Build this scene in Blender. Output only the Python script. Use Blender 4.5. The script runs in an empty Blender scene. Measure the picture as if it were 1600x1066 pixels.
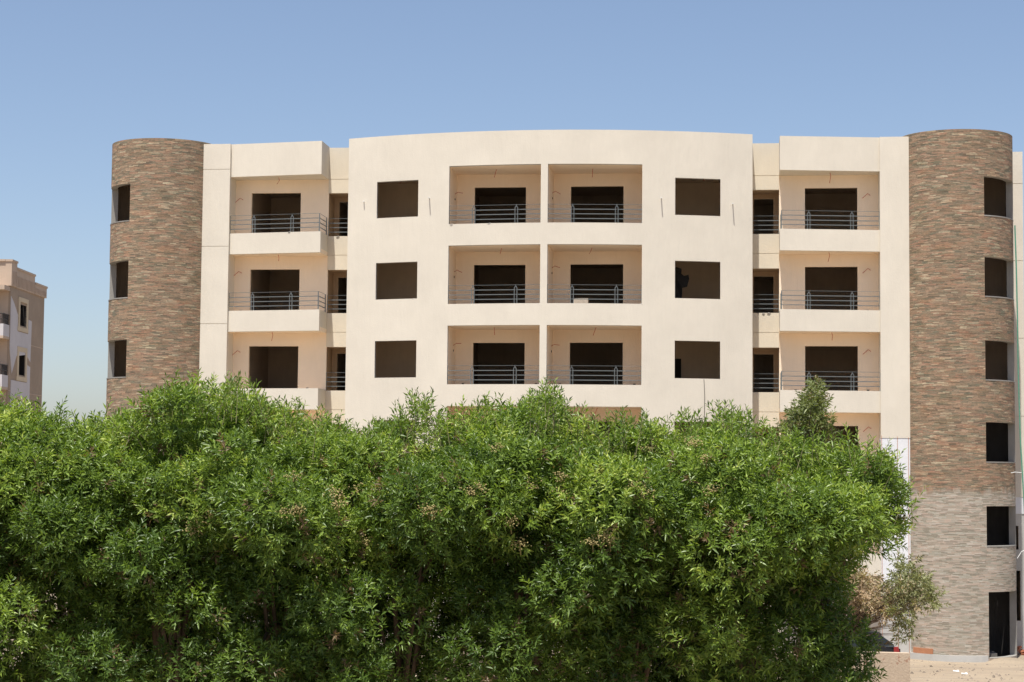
import bpy, math, random
import numpy as np
from math import sin, cos, pi, radians as R
from mathutils import Vector, Matrix

# ------------------------------------------------------------------ camera, sky, sun
sc = bpy.context.scene
col = sc.collection
CX, CY, CZ = 7.1093, -73.5116, 5.9546
YAW, PITCH, ROLL, FPX = -0.1147, 0.0705, 0.0091, 3058.8
cam = bpy.data.cameras.new('camera'); cam_o = bpy.data.objects.new('camera', cam); col.objects.link(cam_o)
cam.sensor_width = 36.0; cam.lens = FPX / 1600 * 36.0; cam.clip_start = .5; cam.clip_end = 6000
fw = Vector((sin(YAW)*cos(PITCH), cos(YAW)*cos(PITCH), sin(PITCH)))
rt = Vector((cos(YAW), -sin(YAW), 0)); up = rt.cross(fw)
r2 = rt*cos(ROLL) + up*sin(ROLL); u2 = -rt*sin(ROLL) + up*cos(ROLL)
m = Matrix((r2, u2, -fw)).transposed().to_4x4(); m.translation = (CX, CY, CZ)
cam_o.matrix_world = m
sc.camera = cam_o

SUN_EL, SUN_AZ = R(72.5), R(12.5)          # azimuth measured from -Y towards -X
sd = Vector((-sin(SUN_AZ)*cos(SUN_EL), -cos(SUN_AZ)*cos(SUN_EL), sin(SUN_EL)))
w = bpy.data.worlds.new('World'); sc.world = w; w.use_nodes = True
nt = w.node_tree; bg = nt.nodes['Background']
sky = nt.nodes.new('ShaderNodeTexSky'); sky.sky_type = 'NISHITA'; sky.sun_disc = False
sky.sun_elevation = SUN_EL; sky.sun_rotation = pi + SUN_AZ
sky.air_density = .8; sky.dust_density = 1.35; sky.ozone_density = 6; sky.altitude = 0
wb = nt.nodes.new('ShaderNodeMix'); wb.data_type = 'RGBA'; wb.blend_type = 'MULTIPLY'; wb.inputs[0].default_value = 1
nt.links.new(sky.outputs[0], wb.inputs[6]); wb.inputs[7].default_value = (1.36, 1.15, .985, 1)   # the photograph's white balance
nt.links.new(wb.outputs[2], bg.inputs[0]); bg.inputs[1].default_value = .098
sl = bpy.data.lights.new('sun', 'SUN'); sl.energy = 4.8; sl.angle = R(.5); sl.color = (1, .965, .90)
so = bpy.data.objects.new('sun', sl); col.objects.link(so); so.rotation_euler = sd.to_track_quat('Z', 'Y').to_euler()
sc.view_settings.view_transform = 'Standard'; sc.view_settings.look = 'None'
sc.view_settings.exposure = 0.65; sc.view_settings.gamma = 1
sc.cycles.max_bounces = 8; sc.cycles.diffuse_bounces = 7; sc.cycles.transmission_bounces = 4
GZ = -.45                                # ground level at the building
rnd = random.Random(7)

# ------------------------------------------------------------------ materials
def mat(name, rough=.9, spec=.3):
    m = bpy.data.materials.new(name); m.use_nodes = True
    b = m.node_tree.nodes['Principled BSDF']; b.inputs['Roughness'].default_value = rough
    b.inputs['Specular IOR Level'].default_value = spec
    return m, m.node_tree, b
def nd(nt, t, **k):
    n = nt.nodes.new(t)
    for a, v in k.items(): setattr(n, a, v)
    return n
def ramp(nt, fac, stops, interp='LINEAR'):
    n = nd(nt, 'ShaderNodeValToRGB'); n.color_ramp.interpolation = interp
    e = n.color_ramp.elements
    while len(e) < len(stops): e.new(.5)
    for i, (p, c) in enumerate(stops): e[i].position = p; e[i].color = (*c, 1)
    nt.links.new(fac, n.inputs[0]); return n.outputs[0]
def noise(nt, vec, scale, detail=4, rough=.55):
    n = nd(nt, 'ShaderNodeTexNoise'); n.inputs['Scale'].default_value = scale
    n.inputs['Detail'].default_value = detail; n.inputs['Roughness'].default_value = rough
    if vec is not None: nt.links.new(vec, n.inputs['Vector'])
    return n.outputs['Fac']
def mapping(nt, vec, scale):
    n = nd(nt, 'ShaderNodeMapping'); n.inputs['Scale'].default_value = scale; nt.links.new(vec, n.inputs['Vector']); return n.outputs[0]
def mixc(nt, f, a, b, mode='MIX'):
    n = nd(nt, 'ShaderNodeMix', data_type='RGBA', blend_type=mode)
    for i, v in ((0, f), (6, a), (7, b)):
        if isinstance(v, (int, float)): n.inputs[i].default_value = v
        elif isinstance(v, tuple): n.inputs[i].default_value = (*v, 1)
        else: nt.links.new(v, n.inputs[i])
    return n.outputs[2]
def math_(nt, op, a, b=None, c=None):
    n = nd(nt, 'ShaderNodeMath', operation=op)
    for i, v in enumerate((a, b, c)):
        if v is None: continue
        if isinstance(v, (int, float)): n.inputs[i].default_value = v
        else: nt.links.new(v, n.inputs[i])
    return n.outputs[0]
def bump(nt, b, h, strength=.3, dist=.02):
    n = nd(nt, 'ShaderNodeBump'); n.inputs['Strength'].default_value = strength; n.inputs['Distance'].default_value = dist
    nt.links.new(h, n.inputs['Height']); nt.links.new(n.outputs[0], b.inputs['Normal'])

def plaster(name, c, var=.06, patch=None, bs=.35):
    """hand trowelled render: broad patches, fine vertical brush streaks, grain"""
    m, nt, b = mat(name, .92, .2)
    g = nd(nt, 'ShaderNodeNewGeometry').outputs['Position']
    n1 = noise(nt, g, .55, 5, .6); n2 = noise(nt, mapping(nt, g, (5, 5, .9)), 1.3, 5, .65); n3 = noise(nt, g, 22, 3)
    lo = tuple(x*(1-var*1.6) for x in c); hi = tuple(min(1, x*(1+var*.7)) for x in c)
    a = ramp(nt, n1, [(.3, lo), (.7, hi)])
    s = ramp(nt, n2, [(.3, (1-var*.6,)*3), (.62, (1, 1, 1))])
    o = mixc(nt, 1.0, a, s, 'MULTIPLY')
    if patch:
        p = ramp(nt, noise(nt, g, 1.9, 6, .7), [(.58, (0, 0, 0)), (.61, (1, 1, 1))])
        o = mixc(nt, p, o, patch)
    nt.links.new(o, b.inputs['Base Color'])
    h = math_(nt, 'ADD', math_(nt, 'MULTIPLY', n3, .35), n2)
    bump(nt, b, h, bs, .03)
    return m
M = {}
M['cream'] = plaster('cream_plaster', (.675, .622, .525), .045)
M['sand_cream'] = plaster('yellow_cream_plaster', (.67, .60, .48), .04)
M['soffit'] = plaster('loggia_plaster', (.90, .745, .57), .04)
M['white'] = plaster('white_primer', (.72, .73, .75), .05)
M['grey'] = plaster('grey_cement', (.50, .49, .46), .10)
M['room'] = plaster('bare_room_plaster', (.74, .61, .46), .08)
M['stair'] = plaster('bare_stair_plaster', (.46, .37, .28), .12)
M['recess'] = plaster('shaded_brown_plaster', (.50, .35, .22), .12)  # shade of the deep recess bays is put into this darker brown
M['block'] = plaster('dark_grey_stair', (.15, .14, .13), .2)  # darker grey for the lower stair storeys
M['cement'] = plaster('raw_cement', (.30, .285, .26), .15)
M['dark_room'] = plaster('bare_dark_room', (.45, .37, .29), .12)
M['beige_far'] = plaster('raw_beige_render', (.36, .28, .21), .09)
M['pink_far'] = plaster('parapet_render', (.50, .39, .30), .07)
M['white_far'] = plaster('white_skim_plaster', (.56, .53, .53), .06)
M['trim_far'] = plaster('window_trim_render', (.58, .48, .34), .05)
M['yard_wall'] = plaster('yard_wall_render', (.50, .395, .29), .13, patch=(.36, .22, .15), bs=.9)
M['brick'] = plaster('red_clay', (.40, .16, .09), .2)
M['orange'] = plaster('orange_clay', (.48, .22, .12), .15)

def stone():
    m, nt, b = mat('ledger_stone', .85, .3)
    uv = nd(nt, 'ShaderNodeUVMap', uv_map='uv').outputs[0]
    g = nd(nt, 'ShaderNodeNewGeometry').outputs['Position']
    sep = nd(nt, 'ShaderNodeSeparateXYZ'); nt.links.new(uv, sep.inputs[0])
    U, V = sep.outputs[0], sep.outputs[1]
    wob = noise(nt, mapping(nt, uv, (1.2, 3, 1)), 1.0, 3)
    Vw = math_(nt, 'ADD', V, math_(nt, 'MULTIPLY', wob, .10))
    def cells(rh, cw, seed):
        rv = math_(nt, 'DIVIDE', Vw, rh); row = math_(nt, 'FLOOR', rv)
        wn = nd(nt, 'ShaderNodeTexWhiteNoise', noise_dimensions='1D'); nt.links.new(math_(nt, 'ADD', row, seed), wn.inputs['W'])
        cu = math_(nt, 'ADD', math_(nt, 'DIVIDE', U, cw), math_(nt, 'MULTIPLY', wn.outputs['Value'], 17.3))
        cl = math_(nt, 'FLOOR', cu)
        cmb = nd(nt, 'ShaderNodeCombineXYZ'); nt.links.new(cl, cmb.inputs[0]); nt.links.new(row, cmb.inputs[1]); cmb.inputs[2].default_value = seed
        w2 = nd(nt, 'ShaderNodeTexWhiteNoise', noise_dimensions='3D'); nt.links.new(cmb.outputs[0], w2.inputs['Vector'])
        fr = math_(nt, 'FRACT', rv); fc = math_(nt, 'FRACT', cu)
        return w2.outputs['Value'], w2.outputs['Color'], fr, fc
    v, c, fr, fc = cells(.036, .24, 3.0)
    v2, c2, fr2, fc2 = cells(.062, .42, 9.0)
    cols = [(0, (.15, .11, .08)), (.16, (.25, .175, .12)), (.32, (.185, .165, .12)), (.44, (.33, .215, .145)), (.58, (.36, .20, .14)),
            (.72, (.29, .205, .145)), (.84, (.42, .275, .195)), (.95, (.54, .43, .31))]
    a = ramp(nt, v, cols, 'CONSTANT'); a2 = ramp(nt, v2, cols, 'CONSTANT')
    o = mixc(nt, .42, a, a2)
    big = ramp(nt, noise(nt, mapping(nt, uv, (1, 2.4, 1)), .9, 4), [(.32, (.84, .85, .79)), (.5, (1, 1, 1)), (.68, (1.0, .88, .80))])
    o = mixc(nt, 1.0, o, big, 'MULTIPLY')
    fine = ramp(nt, noise(nt, mapping(nt, uv, (6, 30, 1)), 1.6, 4), [(.3, (.66,)*3), (.62, (1.12,)*3)])
    o = mixc(nt, 1.0, o, fine, 'MULTIPLY')
    joint = math_(nt, 'LESS_THAN', fr, .10)
    o = mixc(nt, math_(nt, 'MULTIPLY', joint, .55), o, (.07, .055, .04))
    # unwashed cement dust on the storeys below z = 5.6
    sp = nd(nt, 'ShaderNodeSeparateXYZ'); nt.links.new(g, sp.inputs[0])
    zz = math_(nt, 'ADD', sp.outputs[2], math_(nt, 'MULTIPLY', noise(nt, mapping(nt, uv, (2.5, .4, 1)), 2.0, 4), .7))
    dust = ramp(nt, v, [(0, (.25, .205, .17)), (.3, (.40, .345, .30)), (.6, (.47, .355, .30)), (.85, (.50, .45, .41)), (1, (.62, .58, .54))], 'CONSTANT')
    dust = mixc(nt, .35, dust, ramp(nt, v2, [(0, (.33, .30, .25)), (.5, (.48, .385, .34)), (1, (.47, .45, .41))], 'CONSTANT'))
    dm = nd(nt, 'ShaderNodeMapRange'); nt.links.new(zz, dm.inputs[0])
    for k, q in ((1, 5.9), (2, 6.15), (3, .80), (4, 0.0)): dm.inputs[k].default_value = q
    o = mixc(nt, dm.outputs[0], o, dust)
    o = mixc(nt, .05, o, (.30, .23, .19))
    o = mixc(nt, 1.0, o, (.99, 1.05, 1.0), 'MULTIPLY')
    nt.links.new(o, b.inputs['Base Color'])
    h = math_(nt, 'SUBTRACT', math_(nt, 'ADD', v, math_(nt, 'MULTIPLY', v2, .5)), math_(nt, 'MULTIPLY', joint, .6))
    bump(nt, b, h, .55, .03)
    return m
M['stone'] = stone()

def simple(name, c, rough=.6, spec=.4, metal=0, var=.1, sc_=8):
    m, nt, b = mat(name, rough, spec); b.inputs['Metallic'].default_value = metal
    g = nd(nt, 'ShaderNodeTexCoord').outputs['Object']
    o = ramp(nt, noise(nt, g, sc_, 4), [(.3, tuple(x*(1-var) for x in c)), (.7, tuple(min(1, x*(1+var)) for x in c))])
    nt.links.new(o, b.inputs['Base Color']); return m
M['rail'] = simple('grey_painted_steel', (.13, .145, .145), .45, .5)
M['rail_dark'] = simple('rusty_dark_iron', (.05, .04, .035), .7)
M['wire'] = simple('red_brown_wire', (.45, .09, .045), .6)
M['rope'] = simple('green_rope', (.10, .26, .18), .8)
M['pale_wire'] = simple('pale_wire', (.6, .6, .58), .6)
M['card'] = simple('dusty_cardboard', (.50, .42, .33), .9)
M['near_black'] = simple('matte_black', (.02, .017, .015), .8)  # plain near-black; also stands in for unlit openings
M['bark'] = simple('brown_bark', (.12, .085, .06), .9, .2, 0, .35, 14)
M['twig'] = simple('green_twig', (.14, .13, .06), .8, .2, 0, .2, 20)
M['seed'] = simple('tan_seed', (.33, .27, .12), .9, .2, 0, .25, 30)
M['paint_car'] = simple('dark_car_paint', (.012, .012, .013), .55, .3, 0)
M['glass'] = simple('tinted_glass', (.02, .024, .026), .35, .25)
M['rubber'] = simple('tyre_rubber', (.03, .03, .03), .9)
M['chrome'] = simple('alloy', (.5, .5, .5), .35, .5, .8)
M['tail'] = simple('red_lens', (.25, .015, .012), .4, .6)
M['paper'] = simple('white_paper', (.8, .8, .78), .8)
M['wood'] = simple('brown_door_wood', (.10, .04, .025), .7)

def ground_mat():
    m, nt, b = mat('sand', .95, .15)
    g = nd(nt, 'ShaderNodeNewGeometry').outputs['Position']
    n = noise(nt, g, .25, 6, .6); n2 = noise(nt, mapping(nt, g, (.5, 1.6, 1)), 1.1, 6, .65); n3 = noise(nt, g, 14, 4, .7)
    o = ramp(nt, n, [(.3, (.25, .20, .145)), (.7, (.32, .26, .19))])
    o = mixc(nt, ramp(nt, n2, [(.5, (0, 0, 0)), (.62, (.75,)*3)]), o, (.22, .182, .14))
    o = mixc(nt, ramp(nt, n3, [(.62, (0, 0, 0)), (.74, (.5,)*3)]), o, (.16, .13, .10))
    nt.links.new(o, b.inputs['Base Color'])
    bump(nt, b, math_(nt, 'ADD', n2, math_(nt, 'MULTIPLY', n3, .35)), .9, .10)
    return m
M['sand'] = ground_mat()
M['gravel'] = simple('rubble', (.20, .165, .13), .95, .1, 0, .5, 2)

def leaf_mat(name, stops, trans=.35, rough=.42):
    m = bpy.data.materials.new(name); m.use_nodes = True; nt = m.node_tree
    b = nt.nodes['Principled BSDF']; b.inputs['Roughness'].default_value = rough; b.inputs['Specular IOR Level'].default_value = .32
    at = nd(nt, 'ShaderNodeAttribute', attribute_name='tint')
    c = ramp(nt, at.outputs['Fac'], stops)
    nt.links.new(c, b.inputs['Base Color'])
    t = nd(nt, 'ShaderNodeBsdfTranslucent')
    tc = mixc(nt, 1.0, c, (1.25, 1.3, .55), 'MULTIPLY'); nt.links.new(tc, t.inputs[0])
    mx = nd(nt, 'ShaderNodeMixShader'); mx.inputs[0].default_value = trans
    nt.links.new(b.outputs[0], mx.inputs[1]); nt.links.new(t.outputs[0], mx.inputs[2])
    nt.links.new(mx.outputs[0], nt.nodes['Material Output'].inputs[0]); return m
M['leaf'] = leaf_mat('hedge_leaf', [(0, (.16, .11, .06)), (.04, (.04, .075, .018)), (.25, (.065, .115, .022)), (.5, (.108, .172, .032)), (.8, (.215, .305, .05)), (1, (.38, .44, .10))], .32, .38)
M['leaf_olive'] = leaf_mat('olive_leaf', [(0, (.20, .14, .08)), (.3, (.12, .14, .055)), (.6, (.15, .18, .06)), (1, (.24, .27, .10))], .3)
M['leaf_dry'] = leaf_mat('dry_leaf', [(0, (.40, .29, .19)), (.45, (.34, .29, .17)), (.55, (.15, .16, .07)), (1, (.24, .25, .11))], .25)

# ------------------------------------------------------------------ mesh helpers
class MB:
    def __init__(s): s.v = []; s.f = []; s.m = []; s.uv = []
    def quad(s, pts, mi=0, uv=None):
        n = len(s.v); s.v += [tuple(p) for p in pts]; s.f.append(tuple(range(n, n+len(pts)))); s.m.append(mi)
        s.uv += (uv if uv else [(0, 0)]*len(pts))
    def hexa(s, p, mi=0):
        for q in ((0, 3, 2, 1), (4, 5, 6, 7), (0, 1, 5, 4), (1, 2, 6, 5), (2, 3, 7, 6), (3, 0, 4, 7)):
            s.quad([p[i] for i in q], mi)
    def box(s, x0, x1, y0, y1, z0, z1, mi=0):
        s.hexa([(x0, y0, z0), (x1, y0, z0), (x1, y1, z0), (x0, y1, z0), (x0, y0, z1), (x1, y0, z1), (x1, y1, z1), (x0, y1, z1)], mi)
    def bar(s, a, b, w, h, mi=0):
        a = Vector(a); b = Vector(b); d = (b-a).normalized()
        u = Vector((0, 0, 1)) if abs(d.z) < .9 else Vector((0, 1, 0))
        x = d.cross(u).normalized()*w/2; y = x.cross(d).normalized()*h/2
        s.hexa([a-x-y, a+x-y, a+x+y, a-x+y, b-x-y, b+x-y, b+x+y, b-x+y], mi)
    def tube(s, pts, rad, n=6, mi=0):
        pts = [Vector(p) for p in pts]; rr = rad if isinstance(rad, (list, tuple)) else [rad]*len(pts)
        rings = []
        for i, p in enumerate(pts):
            d = (pts[min(i+1, len(pts)-1)]-pts[max(i-1, 0)]).normalized()
            u = Vector((0, 0, 1)) if abs(d.z) < .9 else Vector((1, 0, 0))
            x = d.cross(u).normalized(); y = d.cross(x)
            rings.append([p+(x*cos(2*pi*k/n)+y*sin(2*pi*k/n))*rr[i] for k in range(n)])
        for i in range(len(pts)-1):
            for k in range(n): s.quad([rings[i][k], rings[i][(k+1) % n], rings[i+1][(k+1) % n], rings[i+1][k]], mi)
        s.quad(rings[0][::-1], mi); s.quad(rings[-1], mi)
    def panel(s, us, zs, holes, mp, th, mo=0, mi_=1, ms=0, mh=None, uvs=None):
        """solid wall in (u,z) with rectangular holes; mp(u, depth, z) -> point; mh: hole side material"""
        us = sorted(set([round(x, 4) for x in us]+[round(h[k], 4) for h in holes for k in (0, 1)]))
        zs = sorted(set([round(x, 4) for x in zs]+[round(h[k], 4) for h in holes for k in (2, 3)]))
        def solid(i, j):
            if i < 0 or j < 0 or i >= len(us)-1 or j >= len(zs)-1: return False
            a = (us[i]+us[i+1])/2; b = (zs[j]+zs[j+1])/2
            return not any(h[0] < a < h[1] and h[2] < b < h[3] for h in holes)
        mh = ms if mh is None else mh
        for i in range(len(us)-1):
            for j in range(len(zs)-1):
                if not solid(i, j): continue
                a, b, c, d = us[i], us[i+1], zs[j], zs[j+1]
                uv = [(a, c), (b, c), (b, d), (a, d)]
                s.quad([mp(a, 0, c), mp(b, 0, c), mp(b, 0, d), mp(a, 0, d)], mo, uv)
                s.quad([mp(a, th, d), mp(b, th, d), mp(b, th, c), mp(a, th, c)], mi_)
                e = lambda ii, jj: mh if (0 <= ii < len(us)-1 and 0 <= jj < len(zs)-1) else ms
                if not solid(i-1, j): s.quad([mp(a, 0, c), mp(a, 0, d), mp(a, th, d), mp(a, th, c)], e(i-1, j))
                if not solid(i+1, j): s.quad([mp(b, 0, d), mp(b, 0, c), mp(b, th, c), mp(b, th, d)], e(i+1, j))
                if not solid(i, j-1): s.quad([mp(b, 0, c), mp(a, 0, c), mp(a, th, c), mp(b, th, c)], e(i, j-1))
                if not solid(i, j+1): s.quad([mp(a, 0, d), mp(b, 0, d), mp(b, th, d), mp(a, th, d)], e(i, j+1))
    def build(s, name, mats, parent=None, smooth=False, uv=False):
        me = bpy.data.meshes.new(name)
        me.from_pydata(s.v, [], s.f); me.update()
        me.polygons.foreach_set('material_index', s.m)
        if uv:
            l = me.uv_layers.new(name='uv'); arr = np.array(s.uv, dtype=np.float32)
            l.data.foreach_set('uv', arr.ravel())
        if smooth: me.polygons.foreach_set('use_smooth', [True]*len(s.f))
        for k in (mats if isinstance(mats, (list, tuple)) else [mats]): me.materials.append(M[k])
        o = bpy.data.objects.new(name, me); col.objects.link(o)
        if parent: o.parent = parent
        return o
def tag(o, label=None, cat=None, group=None, kind=None):
    for k, v in (('label', label), ('category', cat), ('group', group), ('kind', kind)):
        if v: o[k] = v
    return o
def empty(name, label, cat, loc=(0, 0, 0), rz=0, group=None):
    o = bpy.data.objects.new(name, None); col.objects.link(o); o.location = loc; o.rotation_euler[2] = rz
    o.empty_display_size = .3
    return tag(o, label, cat, group)

# ------------------------------------------------------------------ ground
gm = MB()
gx = [-1500, -400, -120, -60, -30, 0, 30, 60, 120, 400, 1500]; gy = [-1400, -300, -120, -60, -20, 10, 40, 100, 300, 900, 2500]
for i in range(len(gx)-1):
    for j in range(len(gy)-1):
        gm.quad([(gx[i], gy[j], GZ), (gx[i+1], gy[j], GZ), (gx[i+1], gy[j+1], GZ), (gx[i], gy[j+1], GZ)])
tag(gm.build('ground', 'sand'), 'pale sandy ground in front of the building', 'ground', kind='structure')

# ------------------------------------------------------------------ the apartment building
B = empty('apartment_building', 'cream unfinished apartment block with curved front between two round stone-clad towers', 'building', (0, 0, GZ))
B.location = (0, 0, 0)
XA, YC, BUL, W0, XL, W1, W2 = 7.682, -.341, 1.439, .131, 3.615, 4.825, 6.491
B1, B2, PT, YR, YB1 = 8.69, 12.392, 13.42, .785, -.576
def cen(x): return YC - BUL*(1-(x/XA)**2)
ROWS = 5
woff = [.055, -.045, -.01, 0, 0]
# curved centre wall
mb = MB()
def mpc(u, d, z):
    j = .0
    return (u, cen(u)+d+(j if d == 0 else 0), z)
holes = []
for i in range(ROWS):
    for s in (-1, 1):
        holes.append((*sorted((s*W0, s*XL)), 15.457-3*i, 17.651-3*i))
        holes.append((*sorted((s*W1, s*W2)), 15.736-3*i+woff[i], 17.129-3*i+woff[i]))
us = list(np.linspace(-XA, XA, 33)); zs = [GZ-.2, .4, 1, 1.6, 2.2, 3]+[3+.75*k for k in range(1, 21)]+[18.35, 18.928]
zs = [z for z in zs if z < 18.3 or z > 18.9]
mb.panel(us, zs, holes, mpc, .2, 0, 2, 0, 1)
# the returns of the block
for s in (-1, 1):
    mb.box(*sorted((s*(XA-.2), s*(XA-.002))), cen(XA)+.2, 1.6, GZ-.2, 18.925, 0)
fwall = mb.build('curved_front_wall', ['cream', 'grey', 'room'], B)

def wire(parent, pts, rad=.011, matn='wire', name='wire'):
    t = MB(); t.tube(pts, rad, 5); return t.build(name, matn, parent)

def rail(parent, line, posts, z, ends=(1, 1), lowh=.0):
    """tubular balcony railing: thin top rail, three bars, pointed double posts"""
    t = MB(); line = [Vector((*p, z)) for p in line]
    Z = Vector((0, 0, 1))
    for a, b in zip(line[:-1], line[1:]):
        for h, ww, hh in ((.17, .024, .028), (.345, .024, .028), (.52, .024, .028), (.70, .010, .012)): t.bar(a+Z*h, b+Z*h, ww, hh)
    for k, on in ((0, ends[0]), (-1, ends[1])):
        if on: t.bar(line[k], line[k]+Z*.70, .03, .03)
    for p in line[1:-1]: t.bar(p, p+Z*.70, .035, .035)
    o = t.build('railing', 'rail', parent)
    for (px, py) in posts:
        q = MB(); d = (line[1]-line[0]).normalized()
        c = Vector((px, py, z))
        for sgn in (-1, 1):
            a = c+d*.05*sgn
            q.bar(a-d*0, a+Z*.58, .026, .03); q.bar(a+Z*.575, c+Z*.665, .024, .024)
        q.bar(c+Z*.65, c+Z*.71, .016, .016)
        q.build('post', 'rail', o)
    return o

def box_open_front(t, x0, x1, yf0, yf1, yb, z0, z1, mw=0, mf=0, mc=0, back=True, mback=0):
    """inner lining of a room or loggia: left/right/floor/ceiling(/back) faces, real thickness .1 outside"""
    th = .1
    t.hexa([(x0-th, yf0, z0), (x0, yf0, z0), (x0, yb, z0), (x0-th, yb, z0), (x0-th, yf0, z1), (x0, yf0, z1), (x0, yb, z1), (x0-th, yb, z1)], mw)
    t.hexa([(x1, yf1, z0), (x1+th, yf1, z0), (x1+th, yb, z0), (x1, yb, z0), (x1, yf1, z1), (x1+th, yf1, z1), (x1+th, yb, z1), (x1, yb, z1)], mw)
    a, b = x0-th, x1+th
    t.hexa([(a, yf0, z0-th), (b, yf1, z0-th), (b, yb+th, z0-th), (a, yb+th, z0-th), (a, yf0, z0), (b, yf1, z0), (b, yb+th, z0), (a, yb+th, z0)], mf)
    t.hexa([(a, yf0, z1), (b, yf1, z1), (b, yb+th, z1), (a, yb+th, z1), (a, yf0, z1+th), (b, yf1, z1+th), (b, yb+th, z1+th), (a, yb+th, z1+th)], mc)
    if back: t.box(a, b, yb, yb+th, z0, z1, mback)

def doorwall(x0, x1, z0, z1, y, hole, mo=0):
    t = MB()
    t.panel([x0, x1], [z0, z1], [hole], lambda u, d, z: (u, y+d, z), .15, 0, 0, 0, 1)
    return t

LD = (0.78, 2.83)      # door opening of the centre loggias
for i in range(ROWS):
    dz = -3*i
    for s in (-1, 1):
        # --- centre loggia
        x0, x1 = sorted((s*(W0-.004), s*(XL+.004)))
        zt, fl = 17.651+dz+.004, 14.80+dz
        t = MB(); box_open_front(t, x0, x1, cen(x0)+.1, cen(x1)+.1, .70, fl, zt, 0, 1, 0, False)
        lg = t.build('loggia', ['soffit', 'grey'], B)
        if s > 0: hd = (.78, 2.80, fl, 17.17+dz)
        else: hd = (-2.94, -.95, fl, 17.16+dz)
        doorwall(x0, x1, fl, zt, .70, hd).build('back_wall', ['soffit', 'room'], lg)
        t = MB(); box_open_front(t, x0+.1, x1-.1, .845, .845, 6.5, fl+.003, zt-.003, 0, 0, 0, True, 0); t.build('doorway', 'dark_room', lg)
        if i < 3:
            rx = sorted((s*(W0+.0), s*(XL)))
            yy = lambda x: cen(x)+.09
            rail(lg, [(rx[0], yy(rx[0])), (rx[1], yy(rx[1]))],
                 [(s*1.05 if s > 0 else -2.67, yy(1.05 if s > 0 else 2.67)), (s*2.68 if s > 0 else -1.05, yy(2.68 if s > 0 else 1.05))], 15.457+dz)
        mx = (x0+x1)/2+rnd.uniform(-.2, .2)
        k = rnd.uniform(-.12, .12)
        wire(lg, [(mx, -.55, zt), (mx+k*.4, -.56, zt-.12), (mx+k, -.55, zt-rnd.uniform(.2, .36))])
        wy, wz = .1, 16.95+dz+rnd.uniform(-.15, .1)
        wire(lg, [(x0+.0, wy, wz), (x0+.12, wy-.1, wz+.06), (x0+.32, wy-.1, wz+.09+rnd.uniform(-.2, .05))])
        t = MB(); t.tube([(x0-.01, wy-.02, wz-.2), (x0+.02, wy-.02, wz-.2)], .04, 8); t.build('junction_box', 'near_black', lg)
        # sockets near the floor
        t = MB()
        for px in (hd[0]-.42, hd[1]+.4):
            t = MB(); t.box(px, px+.09, .685, .699, 15.55+dz, 15.61+dz); t.build('socket', 'near_black', lg)
        # --- window room
        a, b = sorted((s*(W1-.9), s*(XA-.35)))
        t = MB(); box_open_front(t, a, b, cen(a)+.12, cen(b)+.12, 2.6+(.4 if s > 0 else 0), 14.82+dz, 17.62+dz, 0, 1, 0, True)
        wn = t.build('window', ['room', 'grey'], B)
        mxx = (a+b)/2+rnd.uniform(-.4, .4)
        wire(wn, [(mxx, .4, 17.62+dz), (mxx+.05, .4, 17.45+dz), (mxx+rnd.uniform(-.1, .15), .4, 17.3+dz)], .014)
        if s > 0 and i in (0, 2):   # inner door leaf / near-black slab painted as a dark opening at the far left of the room
            t = MB(); t.box(a+.12, a+1.02, 2.93, 3.02, 14.82+dz, 16.35+dz+(.35 if i == 2 else 0)); t.build('door', 'wood' if i == 0 else 'near_black', wn)
        # --- side balcony
        xa_, xb_ = sorted((s*B1, s*B2))
        ys = {s*B1: YB1, s*B2: 0.0}
        zt, zb = 15.336+dz, 14.53+dz
        def fl_y(x): q = (abs(x)-B1)/(B2-B1); return YB1*(1-q)
        t = MB()
        N = 5
        xs = [xa_+(xb_-xa_)*k/N for k in range(N+1)]
        for p, q in zip(xs[:-1], xs[1:]):
            ya, yb = fl_y(p), fl_y(q)
            t.hexa([(p, ya, zb), (q, yb, zb), (q, yb+.14, zb), (p, ya+.14, zb), (p, ya, zt), (q, yb, zt), (q, yb+.14, zt), (p, ya+.14, zt)], 0)
            t.hexa([(p, ya+.14, zb), (q, yb+.14, zb), (q, YR+.2, zb), (p, YR+.2, zb), (p, ya+.14, zb+.16), (q, yb+.14, zb+.16), (q, YR+.2, zb+.16), (p, YR+.2, zb+.16)], 1)
        xi = s*B1; xo = s*(B1+.14)
        t.box(*sorted((xi, xo)), YB1+.14, YR-.002, zb+.16, zt, 0)
        bal = t.build('balcony', ['cream', 'soffit'], B)
        if i < 3 and not (s < 0 and i == 2):
            ii = s*(B1+.06)
            pts = [(s*B2, fl_y(B2)+.07), (ii, fl_y(B1)+.07), (ii, YR)]
            if s > 0: pp = [(9.76, fl_y(9.76)+.07), (11.36, fl_y(11.36)+.07)]
            else: pp = [(-11.42, fl_y(11.42)+.07), (-9.86, fl_y(9.86)+.07)]
            rail(bal, pts, pp, zt)
        # balcony bay walls: back wall with door, ceiling comes from the slab above
        fl = zb+.165
        ztop = (17.54+dz) if i == 0 else (14.53+dz+3)
        hd = (9.66, 11.62, fl, 17.06+dz) if s > 0 else (-11.76, -9.80, fl, 17.03+dz)
        t = doorwall(xa_, xb_, fl, ztop-.002, YR+.06, hd)
        bw = t.build('balcony_wall', ['soffit', 'room'], B)
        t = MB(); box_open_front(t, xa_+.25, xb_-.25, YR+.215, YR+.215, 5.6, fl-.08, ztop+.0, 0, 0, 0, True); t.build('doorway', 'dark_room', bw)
        mx = (xa_+xb_)/2+rnd.uniform(-.2, .2)
        wire(bw, [(mx, .2, ztop), (mx+.03, .2, ztop-.12), (mx+rnd.uniform(-.08, .08), .2, ztop-rnd.uniform(.16, .4))])
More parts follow.
